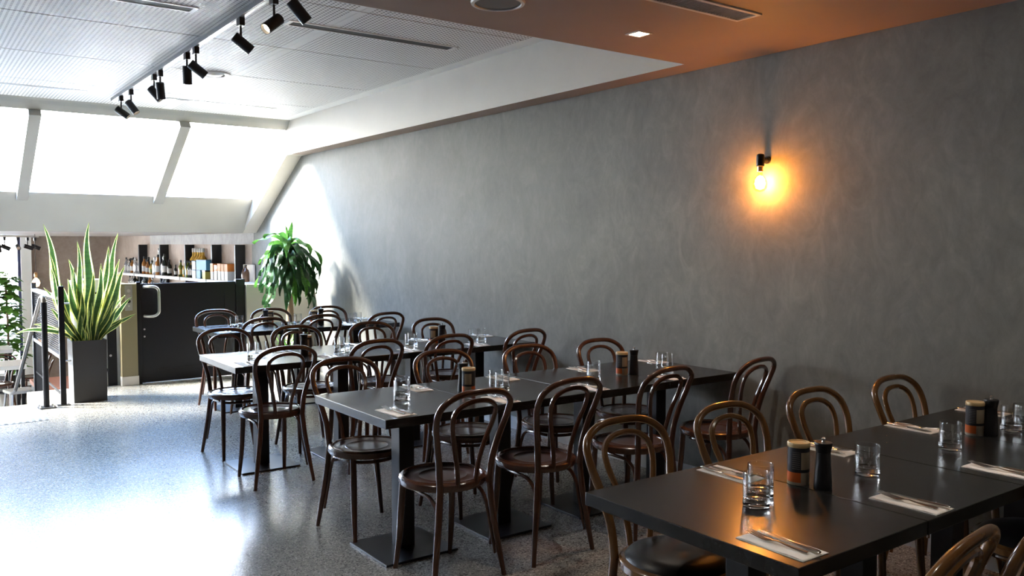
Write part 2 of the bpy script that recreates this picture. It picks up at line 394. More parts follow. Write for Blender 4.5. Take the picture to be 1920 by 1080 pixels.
# ------------------------------------------------------------------ bentwood chairs
def make_chair(name, label, wood, seatm, pad=False):
    t = thing(name, label, 'chair')
    if not pad:
        MB().lathe([(0, .447), (.166, .447), (.173, .443), (.176, .462), (.183, .468), (.196, .467), (.205, .459), (.206, .440), (.198, .428), (.170, .426), (0, .428)], 40).build('seat_rim', wood, t, True)
        MB().lathe([(0, .4565), (.07, .4560), (.108, .4560), (.112, .4583), (.116, .4560), (.150, .4565), (.174, .461), (.174, .446), (0, .446)], 40).build('seat_panel', seatm, t, True)
    else:
        MB().lathe([(0, .43), (.196, .43), (.206, .437), (.206, .459), (.198, .466), (.17, .466), (0, .466)], 40).build('seat_rim', wood, t, True)
        MB().lathe([(0, .506), (.08, .503), (.14, .495), (.175, .481), (.187, .467), (.186, .4665), (0, .4665)], 40).build('seat_pad', M_pad, t, True)
    for sx in (-1, 1):
        pts = spline([(sx * .140, .125, .432), (sx * .143, .135, .30), (sx * .148, .148, .15), (sx * .156, .172, 0)], 5)
        MB().tube(pts, lerp_r([.0165, .0175, .0155, .0115], len(pts)), 10).build('leg', wood, t, True)
        pts = spline([(sx * .194, -.214, 0), (sx * .173, -.199, .14), (sx * .150, -.186, .30), (sx * .136, -.178, .44)], 5)
        MB().tube(pts, lerp_r([.0115, .0145, .0165, .0165], len(pts)), 10).build('leg', wood, t, True)
    h = [(.136, -.178, .44), (.147, -.187, .555), (.171, -.209, .665), (.194, -.239, .762), (.184, -.271, .834), (.112, -.292, .878)]
    pts = spline(h + [(0, -.298, .888)] + [(-x, y, z) for x, y, z in reversed(h)], 6)
    MB().tube(pts, lerp_r([.0165, .0155, .0145, .0145, .0155, .0165], len(pts)), 10).build('back_hoop', wood, t, True)
    h = [(.047, -.190, .447), (.060, -.198, .55), (.088, -.217, .66), (.112, -.242, .745), (.108, -.263, .803), (.066, -.277, .836)]
    pts = spline(h + [(0, -.281, .846)] + [(-x, y, z) for x, y, z in reversed(h)], 6)
    MB().tube(pts, .0115, 8).build('inner_hoop', wood, t, True)
    h = [(.166, -.182, .10), (.147, -.168, .24), (.136, -.154, .34), (.138, -.105, .392), (.139, -.02, .402), (.124, .075, .402), (.072, .128, .402)]
    pts = spline(h + [(0, .146, .402)] + [(-x, y, z) for x, y, z in reversed(h)], 5)
    MB().tube(pts, lerp_r([.007, .0095, .0095, .0095, .0095, .007], len(pts)), 8).build('stretcher', wood, t, True)
    return t

ROWS = ['nearest row', 'second row', 'third row', 'farthest row']
PLACE = ['left end', 'second from left', 'third from left', 'wall end']
NEAR = {0: [(1.86, 1.14, .12), (2.27, 1.12, .10), (3.32, 1.30, 0), (3.86, 1.28, 0)],
        1: [(2.035, 3.315, .05), (2.585, 3.32, .05), (3.22, 3.30, .08), (3.855, 3.245, .14)],
        2: [(1.953, 5.325, .03), (2.58, 5.33, .06), (3.15, 5.325, .05), (3.80, 5.305, .1)],
        3: [(2.573, 7.43, .04), (3.10, 7.45, .04), (3.68, 7.33, .1)]}
FAR = {0: [(2.13, 1.99, 0), (2.66, 1.955, 0), (3.25, 1.965, 0), (3.87, 1.945, 0)],
       1: [(2.01, 4.115, 0), (2.64, 4.10, 0), (3.215, 4.005, 0), (3.80, 3.985, 0)],
       2: [(1.985, 6.17, 0), (2.51, 6.08, 0), (3.13, 6.02, 0), (3.71, 6.02, 0)],
       3: [(2.496, 8.06, 0), (2.988, 7.93, 0), (3.576, 7.90, 0)]}
base = make_chair('dining_chair', 'x', M_bent, M_bentseat)
basep = make_chair('dining_chair', 'x', M_bentlight, M_bentseat, True)
used = set()
def pl(r, i): return PLACE[i] if r < 3 else ['left end', 'middle', 'wall end'][i]
def place_chair(r, i, side, x, y, rz):
    src = basep if r == 0 else base
    d = 'black padded honey bentwood' if r == 0 else 'dark brown bentwood'
    lab = '%s chair on the %s side, %s of the %s' % (d, side, pl(r, i), ROWS[r])
    grp = 'padded bentwood chairs' if r == 0 else 'bentwood chairs at the table rows'
    y += .03 if side == 'near' else -.035
    rot = rz if side == 'near' else PI + rz
    if src not in used:
        used.add(src); src.location = (x, y, 0); src.rotation_euler = (0, 0, rot); src['label'] = lab; src['group'] = grp
    else: dup(src, (x, y, 0), rot, lab, grp)
for r in range(4):
    for i, (x, y, rz) in enumerate(NEAR[r]): place_chair(r, i, 'near', x, y, rz)
    for i, (x, y, rz) in enumerate(FAR[r]): place_chair(r, i, 'far', x, y, rz)

# ------------------------------------------------------------------ tables
ROWY = [(1.213, 1.993), (3.335, 4.125), (5.34, 6.125), (7.48, 8.26)]
ROWX = [1.737, 1.737, 1.720, 2.262]; NT_ = [4, 4, 4, 3]; TW = .596
tb = None
def make_table(loc, lab):
    t = thing('dining_table', lab, 'table', loc, 0, 'black pedestal tables in rows')
    MB().box((-TW / 2, -.391, .708), (TW / 2, .391, .75)).build('tabletop', M_top, t, False, .0025)
    MB().box((-.042, -.042, .012), (.042, .042, .700)).build('pedestal', M_black, t, False, .002)
    MB().box((-.2, -.2, 0), (.2, .2, .012)).build('base_plate', M_steelplate, t, False, .002)
    MB().box((-.15, -.20, .698), (.15, .20, .709)).build('mounting_plate', M_black, t)
    return t
TC = []
for r in range(4):
    row = []
    for i in range(NT_[r]):
        c = (ROWX[r] + .298 + i * .6, sum(ROWY[r]) / 2, 0)
        lab = 'black stained pedestal table at the %s of the %s' % (pl(r, i), ROWS[r])
        if tb is None: tb = make_table(c, lab)
        else: dup(tb, c, 0, lab)
        row.append(c)
    TC.append(row)

# ------------------------------------------------------------------ tableware
def napkin_mesh():
    m = MB()
    m.box((-.052, -.105, 0), (.052, .105, .0014))
    nx, ny = 4, 8; vs = []; fs = []
    for j in range(ny + 1):
        for i in range(nx + 1):
            vs.append((-.050 + .1 * i / nx, -.103 + .206 * j / ny, .0018 + .0012 * (1 - i / nx) + .0008 * math.sin(j * 1.1)))
    for j in range(ny):
        for i in range(nx): a = j * (nx + 1) + i; fs.append((a, a + 1, a + nx + 2, a + nx + 1))
    return m.add(vs, fs)
nap0 = napkin_mesh().build('paper_napkin', M_paper, None, True)
def fork_mesh():
    m = MB()
    def zc(y): return .0045 + .010 * max(0, (y - .02) / .08) ** 1.5 * (1 if y > .02 else 0) + .003 * math.exp(-((y + .01) / .02) ** 2)
    ptsy = [-.098, -.09, -.06, -.03, -.01, .005, .018]
    m.tube([(0, y, zc(y)) for y in ptsy], [.005, .0068, .006, .0042, .0032, .0035, .009], 8, 0, .35)
    m.tube([(0, y, zc(y)) for y in (.012, .022, .034)], [.006, .0115, .0118], 8, 0, .22)
    for q in range(4):
        x = -.0093 + q * .0062
        m.tube([(x, y, zc(y)) for y in (.030, .05, .07, .088)], [.0022, .0020, .0018, .0008], 6, 0, .7)
    return m
def knife_mesh():
    m = MB()
    m.tube([(0, y, .0055) for y in (-.102, -.095, -.06, -.02, -.006)], [.004, .0072, .0068, .0058, .0045], 8, 0, .55)
    m.add([(-.004, -.006, .003), (.006, -.006, .003), (.0095, .03, .003), (.009, .075, .003), (.002, .100, .003), (-.004, .08, .003),
           (-.004, -.006, .0052), (.006, -.006, .0052), (.0095, .03, .0045), (.009, .075, .0045), (.002, .100, .0045), (-.004, .08, .0052)],
          [(5, 4, 3, 2, 1, 0), (6, 7, 8, 9, 10, 11)] + [(i, (i + 1) % 6, (i + 1) % 6 + 6, i + 6) for i in range(6)])
    return m
def fat(o):
    for v_ in o.data.vertices: v_.co.x *= 1.22; v_.co.z *= 1.15
    return o
fork0 = fork_mesh().build('dinner_fork', M_cut, None, True)
knife0 = knife_mesh().build('dinner_knife', M_cut, None, True)
fat(fork0); fat(knife0)
gl0 = MB().lathe([(0, .0), (.034, .0), (.0385, .002), (.0395, .008), (.0393, .020), (.0385, .027), (.034, .0255), (.02, .0235), (0, .023)], 28, mi=1).lathe([(.0395, .0272), (.0395, .100), (.0387, .1035), (.0374, .1035), (.0366, .100), (.0364, .0272)], 28).build('water_tumbler', [M_tumbler, M_glass], None, True)
first = {}
def put(o, loc, rz, label, cat, group):
    if o.name not in first: first[o.name] = 1; c = o
    else: c = o.copy(); COL.objects.link(c)
    c.location = loc; c.rotation_euler = (0, 0, rz); tag(c, label, cat, group)
    return c
rj = random.Random(3)
for r in range(4):
    for i, c in enumerate(TC[r]):
        for side in ('near', 'far'):
            wh = '%s side, %s of %s' % (side, pl(r, i), ROWS[r])
            if side == 'near':
                x, y, rz = c[0] - .19 + rj.uniform(-.02, .02), c[1] - .27 + rj.uniform(-.01, .012), rj.uniform(-.05, .05)
            else:
                x, y, rz = c[0] + .235 + rj.uniform(-.03, .005), c[1] + .262 + rj.uniform(-.012, .012), PI + rj.uniform(-.05, .05)
            put(nap0, (x, y, .7502), rz, 'folded cream paper napkin, ' + wh, 'napkin', 'paper napkins on the tables')
            def loc(dx, dy): return (x + dx * math.cos(rz) - dy * math.sin(rz), y + dx * math.sin(rz) + dy * math.cos(rz), .7530)
            put(fork0, loc(-.008 + rj.uniform(-.004, .004), .012), rz + rj.uniform(-.08, .08), 'steel fork on napkin, ' + wh, 'fork', 'forks on the napkins')
            put(knife0, loc(.026 + rj.uniform(-.004, .004), -.002), rz + rj.uniform(-.05, .05), 'steel knife on napkin, ' + wh, 'knife', 'knives on the napkins')
GL = {0: [[(2.055, 1.585), (2.145, 1.640)], [(2.644, 1.585)], [(3.233, 1.601)], [(3.760, 1.612), (3.842, 1.600)]],
      1: [[(2.020, 3.712), (2.072, 3.796)], [(2.585, 3.640), (2.605, 3.725)], [(3.198, 3.603), (3.260, 3.672)], [(3.835, 3.640), (3.868, 3.715)]],
      2: [[(1.960, 5.705), (2.042, 5.785)], [(2.590, 5.690), (2.665, 5.765)], [(3.134, 5.620), (3.195, 5.690)], [(3.725, 5.645), (3.800, 5.640)]],
      3: [[(2.556, 7.95), (2.631, 8.03)], [(3.085, 7.84), (3.165, 7.91)], [(3.635, 7.66), (3.715, 7.72)]]}
for r in GL:
    for i, ls in enumerate(GL[r]):
        for j, (x, y) in enumerate(ls):
            wh = '%s of the %s' % (pl(r, i), ROWS[r])
            lab = ('single clear water tumbler, ' if len(ls) == 1 else ['left-hand clear tumbler of the pair, ', 'right-hand clear tumbler of the pair, '][j]) + wh
            put(gl0, (x, y, .7502), rj.uniform(0, 3), lab, 'glass', 'water tumblers on the tables')
# pepper mills and label-wrapped salt tins at the joints between tables
def make_mill():
    t = thing('pepper_mill', 'x', 'pepper mill', (0, 0, 0), 0, 'black pepper mills')
    MB().lathe([(0, 0), (.0275, 0), (.0285, .004), (.0275, .03), (.0245, .075), (.0225, .105), (.0225, .117), (0, .117)], 28).build('body', M_black, t, True)
    MB().lathe([(0, .1175), (.0225, .1175), (.0240, .127), (.0275, .143), (.0280, .1475), (.0265, .150), (0, .151)], 28).build('head', M_black, t, True)
    MB().lathe([(0, .1505), (.006, .1505), (.004, .155), (.0065, .159), (.0065, .163), (.003, .166), (0, .166)], 14).build('knob', M_chrome, t, True)
    return t
M_tin = mat('tin_label', (.02, .02, .025), .4); t = NT(M_tin)
tc = t.n('ShaderNodeTexCoord'); sp = t.n('ShaderNodeSeparateXYZ'); t.l(tc.outputs['Object'], sp.inputs[0])
ang = t.math('ARCTAN2', sp.outputs['Y'], sp.outputs['X']); zz = sp.outputs['Z']
lowb = t.math('LESS_THAN', zz, .042); rim = t.math('LESS_THAN', zz, .010)
panel = t.math('LESS_THAN', t.math('ABSOLUTE', t.math('ADD', ang, 1.75)), .55)
pz = t.math('MULTIPLY', t.math('GREATER_THAN', zz, .052), t.math('LESS_THAN', zz, .108))
lines = t.math('LESS_THAN', t.math('FRACT', t.math('MULTIPLY', zz, 150.)), .30)
side = t.math('MULTIPLY', t.math('MULTIPLY', lines, pz), t.math('LESS_THAN', t.math('ABSOLUTE', t.math('ADD', ang, 2.75)), .36))
c = t.mix(t.math('MULTIPLY', panel, pz), (.022, .022, .028), (.36, .29, .20))
c = t.mix(side, c, (.16, .15, .14))
c = t.mix(lowb, c, (.62, .13, .03))
c = t.mix(t.math('MULTIPLY', lowb, panel), c, (.42, .36, .27))
c = t.mix(rim, c, (.42, .37, .30)); t.col(c)
def make_tin():
    t = thing('salt_tin', 'x', 'salt tin', (0, 0, 0), 0, 'salt tins with an orange band')
    MB().lathe([(0, 0), (.0335, 0), (.035, .002), (.035, .122), (0, .122)], 32).build('label_body', M_tin, t, True)
    MB().lathe([(0, .1222), (.0355, .1222), (.0362, .125), (.0362, .134), (.0345, .137), (.031, .1365), (.030, .134), (0, .134)], 32).build('lid', mat('cream_lid', (.55, .40, .20), .45), t, True)
    return t
mill0, tin0 = make_mill(), make_tin()
CD = [(0, (2.366, 1.660), (2.375, 1.575), 'left'), (0, (3.560, 1.665), (3.588, 1.615), 'right'),
      (1, (2.405, 3.690), (2.425, 3.775), 'left'), (1, (3.500, 3.690), (3.560, 3.650), 'right'),
      (2, (2.345, 5.700), (2.300, 5.640), 'left'), (2, (3.390, 5.700), (3.440, 5.655), 'right'),
      (3, (2.925, 8.02), (2.865, 7.97), 'left'), (3, (3.30, 7.83), (3.36, 7.80), 'right')]
for q, (r, tp, mp, sd) in enumerate(CD):
    if r in (2, 3): lt = 'dark salt tin beside the pepper mill, %s set of the %s' % (sd, ROWS[r])
    else: lt = 'black salt tin with orange band, %s set of the %s' % (sd, ROWS[r])
    lm = 'tall black pepper mill, %s set of the %s' % (sd, ROWS[r])
    a = dict(rz=rj.uniform(-.3, .3))
    if q == 0:
        tin0.location = (*tp, .7502); tin0['label'] = lt; mill0.location = (*mp, .7502); mill0['label'] = lm
    else:
        dup(tin0, (*tp, .7502), -.25 * (q % 3), lt); dup(mill0, (*mp, .7502), 0, lm)

# ------------------------------------------------------------------ wall lamp
wx, wy, wz = 4.062, 3.14, 2.02
L = thing('wall_lamp', 'black wall lamp with glowing round amber bulb on the grey wall', 'lamp', (XW, wy, wz))
def toL(m): return m
MB().lathe([(0, 0), (.022, 0), (.022, .012), (0, .012)], 20, (0, 0, 0), 0, Matrix.Rotation(-PI / 2, 3, 'Y')).build('wall_plate', M_black, L, True)
MB().tube([(-.010, 0, 0), (-.068, 0, 0)], .0165, 14).build('arm', M_black, L, True)
MB().lathe([(0, .035), (.012, .034), (.021, .028), (.0235, .018), (.0235, -.038), (.021, -.040), (0, -.040)], 22, (-.068, 0, 0)).build('socket', M_black, L, True)
MB().lathe([(0, -.040), (.0165, -.040), (.0165, -.070), (.013, -.072), (0, -.072)], 20, (-.068, 0, 0)).build('bulb_collar', M_brass, L, True)
gb = MB().lathe([(0, -.0725), (.012, -.073), (.016, -.090), (.030, -.106), (.041, -.128), (.043, -.145), (.038, -.166), (.024, -.182), (0, -.188)], 26, (-.068, 0, 0)).build('bulb', M_amberglass, L, True)
MB().lathe([(0, -.092), (.014, -.097), (.026, -.114), (.030, -.140), (.022, -.165), (0, -.174)], 18, (-.068, 0, 0)).build('filament', M_bulb, gb, True)

# ------------------------------------------------------------------ ceiling fittings
trk = thing('lighting_track', 'long grey lighting track hung under the raised ceiling', 'track', (1.87, 6.8, ZH))
MB().box((-.019, -2.9, -.034), (.019, 2.8, 0)).build('rail', mat('grey_track', (.20, .20, .205), .4), trk)
MB().box((-.008, -2.88, -.0355), (.008, 2.78, -.034)).build('groove', M_black, trk)
def make_spot(name, label, loc, aim, lit=False, sc=1.0, group=None, lamp=0):
    t = thing(name, label, 'spotlight', loc, 0, group)
    MB().box((-.018, -.032, -.052), (.018, .032, 0)).build('adaptor', M_black, t, False, .003)
    MB().tube([(0, 0, -.05), (0, 0, -.135)], .0075, 8).build('stem', M_black, t, True)
    a = Vector(aim).normalized(); R = a.to_track_quat('Z', 'Y').to_matrix()
    c = Vector((0, 0, -.155)); st_ = c - a * .055
    MB().lathe([(0, 0), (.030, 0), (.034, .004), (.034, .138), (.031, .138), (.031, .112), (0, .112)], 24, st_, 0, R).build('lamp_head', M_black, t, True)
    MB().lathe([(0, .1135), (.030, .1135), (.030, .116), (0, .117)], 20, st_ , 0, R).build('lens', M_lens if lit else M_lensoff, t, True)
    if lamp:
        ld = bpy.data.lights.new('spot_lamp', 'SPOT'); lo = bpy.data.objects.new('spot_lamp', ld); COL.objects.link(lo); lo.parent = t
        lo.location = st_ + a * .146; lo.rotation_euler = (-a).to_track_quat('Z', 'Y').to_euler()
        ld.energy = lamp; ld.color = (1.0, .92, .82); ld.spot_size = math.radians(62); ld.spot_blend = 1.0; ld.shadow_soft_size = .028
    return t
SPOTS = [(9.20, (.75, -.35, -.62), 0, 'first'), (8.76, (.50, -.35, -.80), 1, 'second'), (7.87, (.60, -.2, -.78), 0, 'third'), (7.66, (.15, .3, -.95), 0, 'fourth'),
         (6.84, (.05, .1, -1), 0, 'fifth'), (6.60, (.80, -.1, -.62), 0, 'sixth'), (5.58, (.80, -.15, -.62), 0, 'seventh'), (4.98, (-.75, -.25, -.62), 1, 'eighth'), (4.62, (.65, -.1, -.75), 0, 'ninth')]
for y, aim, lit, o in SPOTS:
    make_spot('track_spotlight', ('lit ' if lit else '') + 'black track spotlight, %s from the skylight end' % o, (1.87, y, ZH - .034), aim, True, group='spotlights on the long track', lamp=17.)

def slot_vent(x0, x1, y, label, w_=.135):
    t = thing('slot_vent', label, 'vent', ((x0 + x1) / 2, y, ZH), 0, 'slot vents in the raised ceiling')
    h = (x1 - x0) / 2
    m = MB().box((-h, -w_ / 2, -.005), (h, -w_ / 2 + .018, 0)).box((-h, w_ / 2 - .018, -.005), (h, w_ / 2, 0)).box((-h, -w_ / 2 + .018, -.005), (-h + .03, w_ / 2 - .018, 0)).box((h - .03, -w_ / 2 + .018, -.005), (h, w_ / 2 - .018, 0))
    m.build('frame', M_frame, t)
    MB().box((-h + .03, -w_ / 2 + .018, -.0022), (h - .03, w_ / 2 - .018, -.0002)).build('slot', M_hole, t)
slot_vent(2.20, 3.54, 5.63, 'long dark slot vent right of the track, nearest the low ceiling')
slot_vent(.25, 1.62, 5.69, 'long dark slot vent left of the track at the top edge')
slot_vent(2.18, 3.48, 9.25, 'thin slot vent right of the track by the skylight', .07)
slot_vent(.28, 1.58, 9.30, 'thin slot vent left of the track by the skylight', .07)
t = thing('round_vent', 'round white ceiling vent beside the track', 'vent', (2.33, 7.68, ZH))
MB().lathe([(.095, 0), (.14, 0), (.135, -.012), (.115, -.018), (.095, -.012)], 32).build('rim', M_frame, t, True)
MB().lathe([(0, -.022), (.06, -.018), (.085, -.004), (.085, 0), (0, 0)], 32).build('cone', M_frame, t, True)
t = thing('air_grille', 'rectangular white air grille in the low orange ceiling', 'vent', (2.72, 2.69, ZL))
m = MB().box((-.66, -.075, -.008), (.66, -.055, 0)).box((-.66, .055, -.008), (.66, .075, 0)).box((-.66, -.055, -.008), (-.64, .055, 0)).box((.64, -.055, -.008), (.66, .055, 0))
m.build('frame', M_frame, t)
MB().box((-.64, -.055, -.0015), (.64, .055, 0)).build('backing', M_hole, t)
m = MB()
for q in range(64): m.box((-.635 + q * .02, -.055, -.007), (-.631 + q * .02, .055, -.0016))
stuffpart(m.build('louvres', mat('grille_louvre', (.34, .32, .30), .4), t))
t = thing('ceiling_speaker', 'round grey speaker in the low ceiling at the top edge', 'speaker', (2.25, 3.20, ZL))
MB().lathe([(.105, 0), (.125, 0), (.122, -.010), (.108, -.012), (.105, -.006)], 32).build('rim', M_frame, t, True)
MB().lathe([(0, -.010), (.06, -.009), (.1045, -.004), (.1045, 0), (0, 0)], 32).build('grille', mat('speaker_mesh', (.20, .20, .19), .6), t, True)
def downlight(x, y, lab):
    t = thing('downlight', lab, 'downlight', (x, y, ZL), 0, 'square downlights in the low ceiling')
    m = MB().box((-.052, -.052, -.004), (.052, -.038, 0)).box((-.052, .038, -.004), (.052, .052, 0)).box((-.052, -.038, -.004), (-.038, .038, 0)).box((.038, -.038, -.004), (.052, .038, 0))
    m.build('frame', M_frame, t)
    MB().box((-.038, -.038, -.002), (.038, .038, -.0003)).build('lens', M_down, t)
    ld = bpy.data.lights.new('downlight_lamp', 'SPOT'); lo = bpy.data.objects.new('downlight_lamp', ld); COL.objects.link(lo); lo.parent = t; lo.location = (0, 0, -.008)
    ld.energy = 40.; ld.color = (1.0, .91, .78); ld.spot_size = math.radians(95); ld.spot_blend = .9; ld.shadow_soft_size = .03
downlight(3.18, 3.24, 'small square lit downlight in the low ceiling')
downlight(1.30, 3.24, 'assumed square downlight over the second row, out of view')  # this and the next two are unseen, assumed lamps lighting the tables
downlight(3.18, 1.20, 'assumed square downlight over the nearest row by the wall, out of view')
downlight(1.30, 1.20, 'assumed square downlight over the left of the nearest row, out of view')

# ------------------------------------------------------------------ lift gate, call post, low wall
t = thing('lift_gate', 'wide matt black lift gate with silver D handle', 'gate', (2.72, 9.87, 0))
MB().box((-.565, -.02, .012), (.47, .02, 1.10)).build('panel', M_gate, t, False, .003)
m = MB().box((-.40, -.026, .135), (.40, -.0205, .15)).box((.34, -.026, .15), (.355, -.0205, .98))
m.build('panel_moulding', M_gate, t)
MB().box((.47, -.035, 0), (.575, .035, 1.125)).build('gate_post', M_gate, t, False, .003)
MB().box((-.61, -.03, 0), (-.567, .03, 1.12)).build('hinge_stile', M_gate, t, False, .003)
hp = spline([(-.535, -.021, 1.065), (-.48, -.07, 1.068), (-.43, -.075, 1.062), (-.395, -.075, 1.03), (-.39, -.075, .96), (-.39, -.075, .83), (-.395, -.075, .78), (-.43, -.075, .748), (-.48, -.07, .742), (-.535, -.021, .745)], 5)
MB().tube(hp, .016, 12).build('handle', M_chrome, t, True)
for z in (.60, .52): MB().lathe([(0, 0), (.010, 0), (.010, .004), (0, .005)], 12, (-.535, -.0205, z), 0, Matrix.Rotation(PI / 2, 3, 'X')).build('bolt', M_chrome, t, True)
t = thing('call_post', 'beige lift call post with steel button plate beside the gate', 'post', (2.03, 9.86, 0))
MB().box((-.088, -.05, .10), (.076, .05, 1.105)).build('column', mat('khaki_paint', (.20, .165, .095), .5), t, False, .004)
MB().box((-.093, -.055, 0), (.081, .055, .10)).build('kick_plate', mat('pale_steel', (.62, .58, .54), .45, .4), t, False, .003)
bp_ = MB().box((-.045, -.056, .815), (.030, -.0505, 1.09)).build('button_plate', mat('grey_steel', (.36, .35, .33), .4, .6), t, False, .001)
RX = Matrix.Rotation(PI / 2, 3, 'X')
for z, mm in ((1.03, M_chrome), (.975, M_chrome), (.915, M_black), (.865, M_chrome)):
    r_ = .018 if z > .9 else .009
    MB().lathe([(0, 0), (r_, 0), (r_, .005), (r_ * .7, .006), (0, .005)], 18, (-.007, -.0565, z), 0, RX).build('button', mm, bp_, True)
struct(MB().box((3.30, 9.80, 0), (XW - .001, 9.93, 1.06)).build('wall_low', M_beige), 'low beige parapet wall to the right of the gate', 'wall')
struct(MB().box((1.94, 9.985, -1.2), (XW, 10.1, -.25)).build('wall_shaft', M_white), 'shaft wall of the platform lift under the gate', 'wall')
# white lift screen and black side panel between planter and post
m = MB(); top = [(1.52, 1.135), (1.62, 1.15), (1.75, 1.15), (1.85, 1.145), (1.98, 1.12), (2.10, 1.085), (2.2, 1.06)]
n = len(top); vs = [(x, 10.02, -.25) for x, z in top] + [(x, 10.02, z) for x, z in top] + [(x, 10.30, -.25) for x, z in top] + [(x, 10.30, z) for x, z in top]
fs = []
for i in range(n - 1):
    fs += [(i, i + 1, i + 1 + n, i + n), (i + 1 + 2 * n, i + 2 * n, i + 3 * n, i + 1 + 3 * n), (i + n, i + 1 + n, i + 1 + 3 * n, i + 3 * n), (i, i + 2 * n, i + 1 + 2 * n, i + 1)]
fs += [(0, n, 3 * n, 2 * n), (n - 1, 3 * n - 1, 4 * n - 1, 2 * n - 1)]
tag(m.add(vs, fs).build('lift_screen', M_white, None), 'white curved lift screen behind the planter', 'screen')
t = thing('lift_side_panel', 'narrow black panel with two studs left of the call post', 'panel', (1.868, 9.93, 0))
MB().box((-.046, -.02, 0), (.046, .02, 1.02)).build('panel', M_gate, t, False, .003)
MB().box((-.20, -.012, 1.0), (-.047, .012, 1.02)).build('top_rail', M_gate, t)
MB().box((-.20, -.012, .16), (-.047, .012, .19)).build('bottom_rail', M_gate, t)
for z in (.87, .33): MB().lathe([(0, 0), (.013, 0), (.013, .004), (0, .005)], 14, (-.018, -.0205, z), 0, RX).build('stud', M_chrome, t, True)

# ------------------------------------------------------------------ stair balustrade and handrail
t = thing('balustrade', 'black metal balustrade with louvred panels beside the stair', 'railing', (1.255, 8.98, 0))
MB().box((-.024, -.024, .008), (.024, .024, 1.135)).build('post', M_gate, t, False, .003)
MB().box((-.055, -.04, 0), (.055, .04, .008)).build('foot_plate', M_steelplate, t)
MB().box((-.024, 1.90, -1.2), (.024, 1.95, 1.10)).build('post', M_gate, t, False, .003)
MB().box((-.03, .024, 1.005), (.03, 1.90, 1.035)).build('top_rail', M_chrome, t, False, .003)
MB().box((-.02, .024, .44), (.02, 1.90, .475)).build('mid_rail', M_steelplate, t, False, .003)
m = MB()
for q in range(24):
    z = .49 + q * .021; m.box((-.001, .03, z), (.001, 1.89, z + .013))
stuffpart(m.build('louvres', mat('louvre_black', (.008, .008, .009), .8, spec=.15), t))
m = MB()
for q in range(44):
    y = 1.05 + q * .019; m.box((-.004, y, -.35), (.004, y + .006, .44))
m.box((-.005, .03, .08), (.005, 1.9, .10))
stuffpart(m.build('lower_bars', mat('louvre_black'), t))
for z in (.97, .42): MB().lathe([(0, 0), (.008, 0), (.008, .05), (0, .05)], 10, (.024, 0, z), 0, Matrix.Rotation(PI / 2, 3, 'Y')).build('bolt', M_chrome, t, True)
t = thing('stair_handrail', 'round steel handrail on black post sloping down the stair', 'handrail', (1.105, 8.93, 0))
MB().tube([(0, 0, .008), (0, 0, .90), (0, 0, .99)], .026, 14).build('post', M_gate, t, True)
MB().box((-.075, -.075, 0), (.075, .075, .010)).build('foot_plate', M_steelplate, t)
for dx in (-.055, .055):
    for dy in (-.055, .055): MB().lathe([(0, .010), (.011, .010), (.011, .022), (.005, .028), (0, .028)], 8, (dx, dy, 0)).build('bolt', M_chrome, t)
hr = spline([(0, 0, .985), (0, .02, 1.03), (-.01, .07, 1.035), (-.014, .16, .985), (-.014, .9, .61), (-.014, 1.7, .20), (-.014, 2.46, -.18)], 6)
MB().tube(hr, .020, 12).build('rail', mat('satin_steel', (.24, .21, .18), .35, 1.), t, True)
MB().tube([(-.014, 2.42, -.17), (-.07, 2.42, -.21), (-.07, 2.42, -1.2)], .012, 8).build('bracket', M_chrome, t, True)
# tactile warning plates at the stair edge
for q in range(2):
    x0 = .44 + q * .31
    t = thing('tactile_plate', ['left', 'right'][q] + ' steel tactile warning plate at the top of the stair', 'tactile plate', (x0, 8.28, 0), 0, 'tactile plates at the stair')
    MB().box((0, 0, 0), (.30, .60, .003)).build('plate', mat('tactile_steel', (.50, .50, .50), .35, .6), t)
    m = MB()
    for i in range(6):
        for j in range(24):
            m.box((.012 + i * .05, .008 + j * .025, .003), (.040 + i * .05, .020 + j * .025, .0075))
    stuffpart(m.build('studs', mat('tactile_steel'), t))

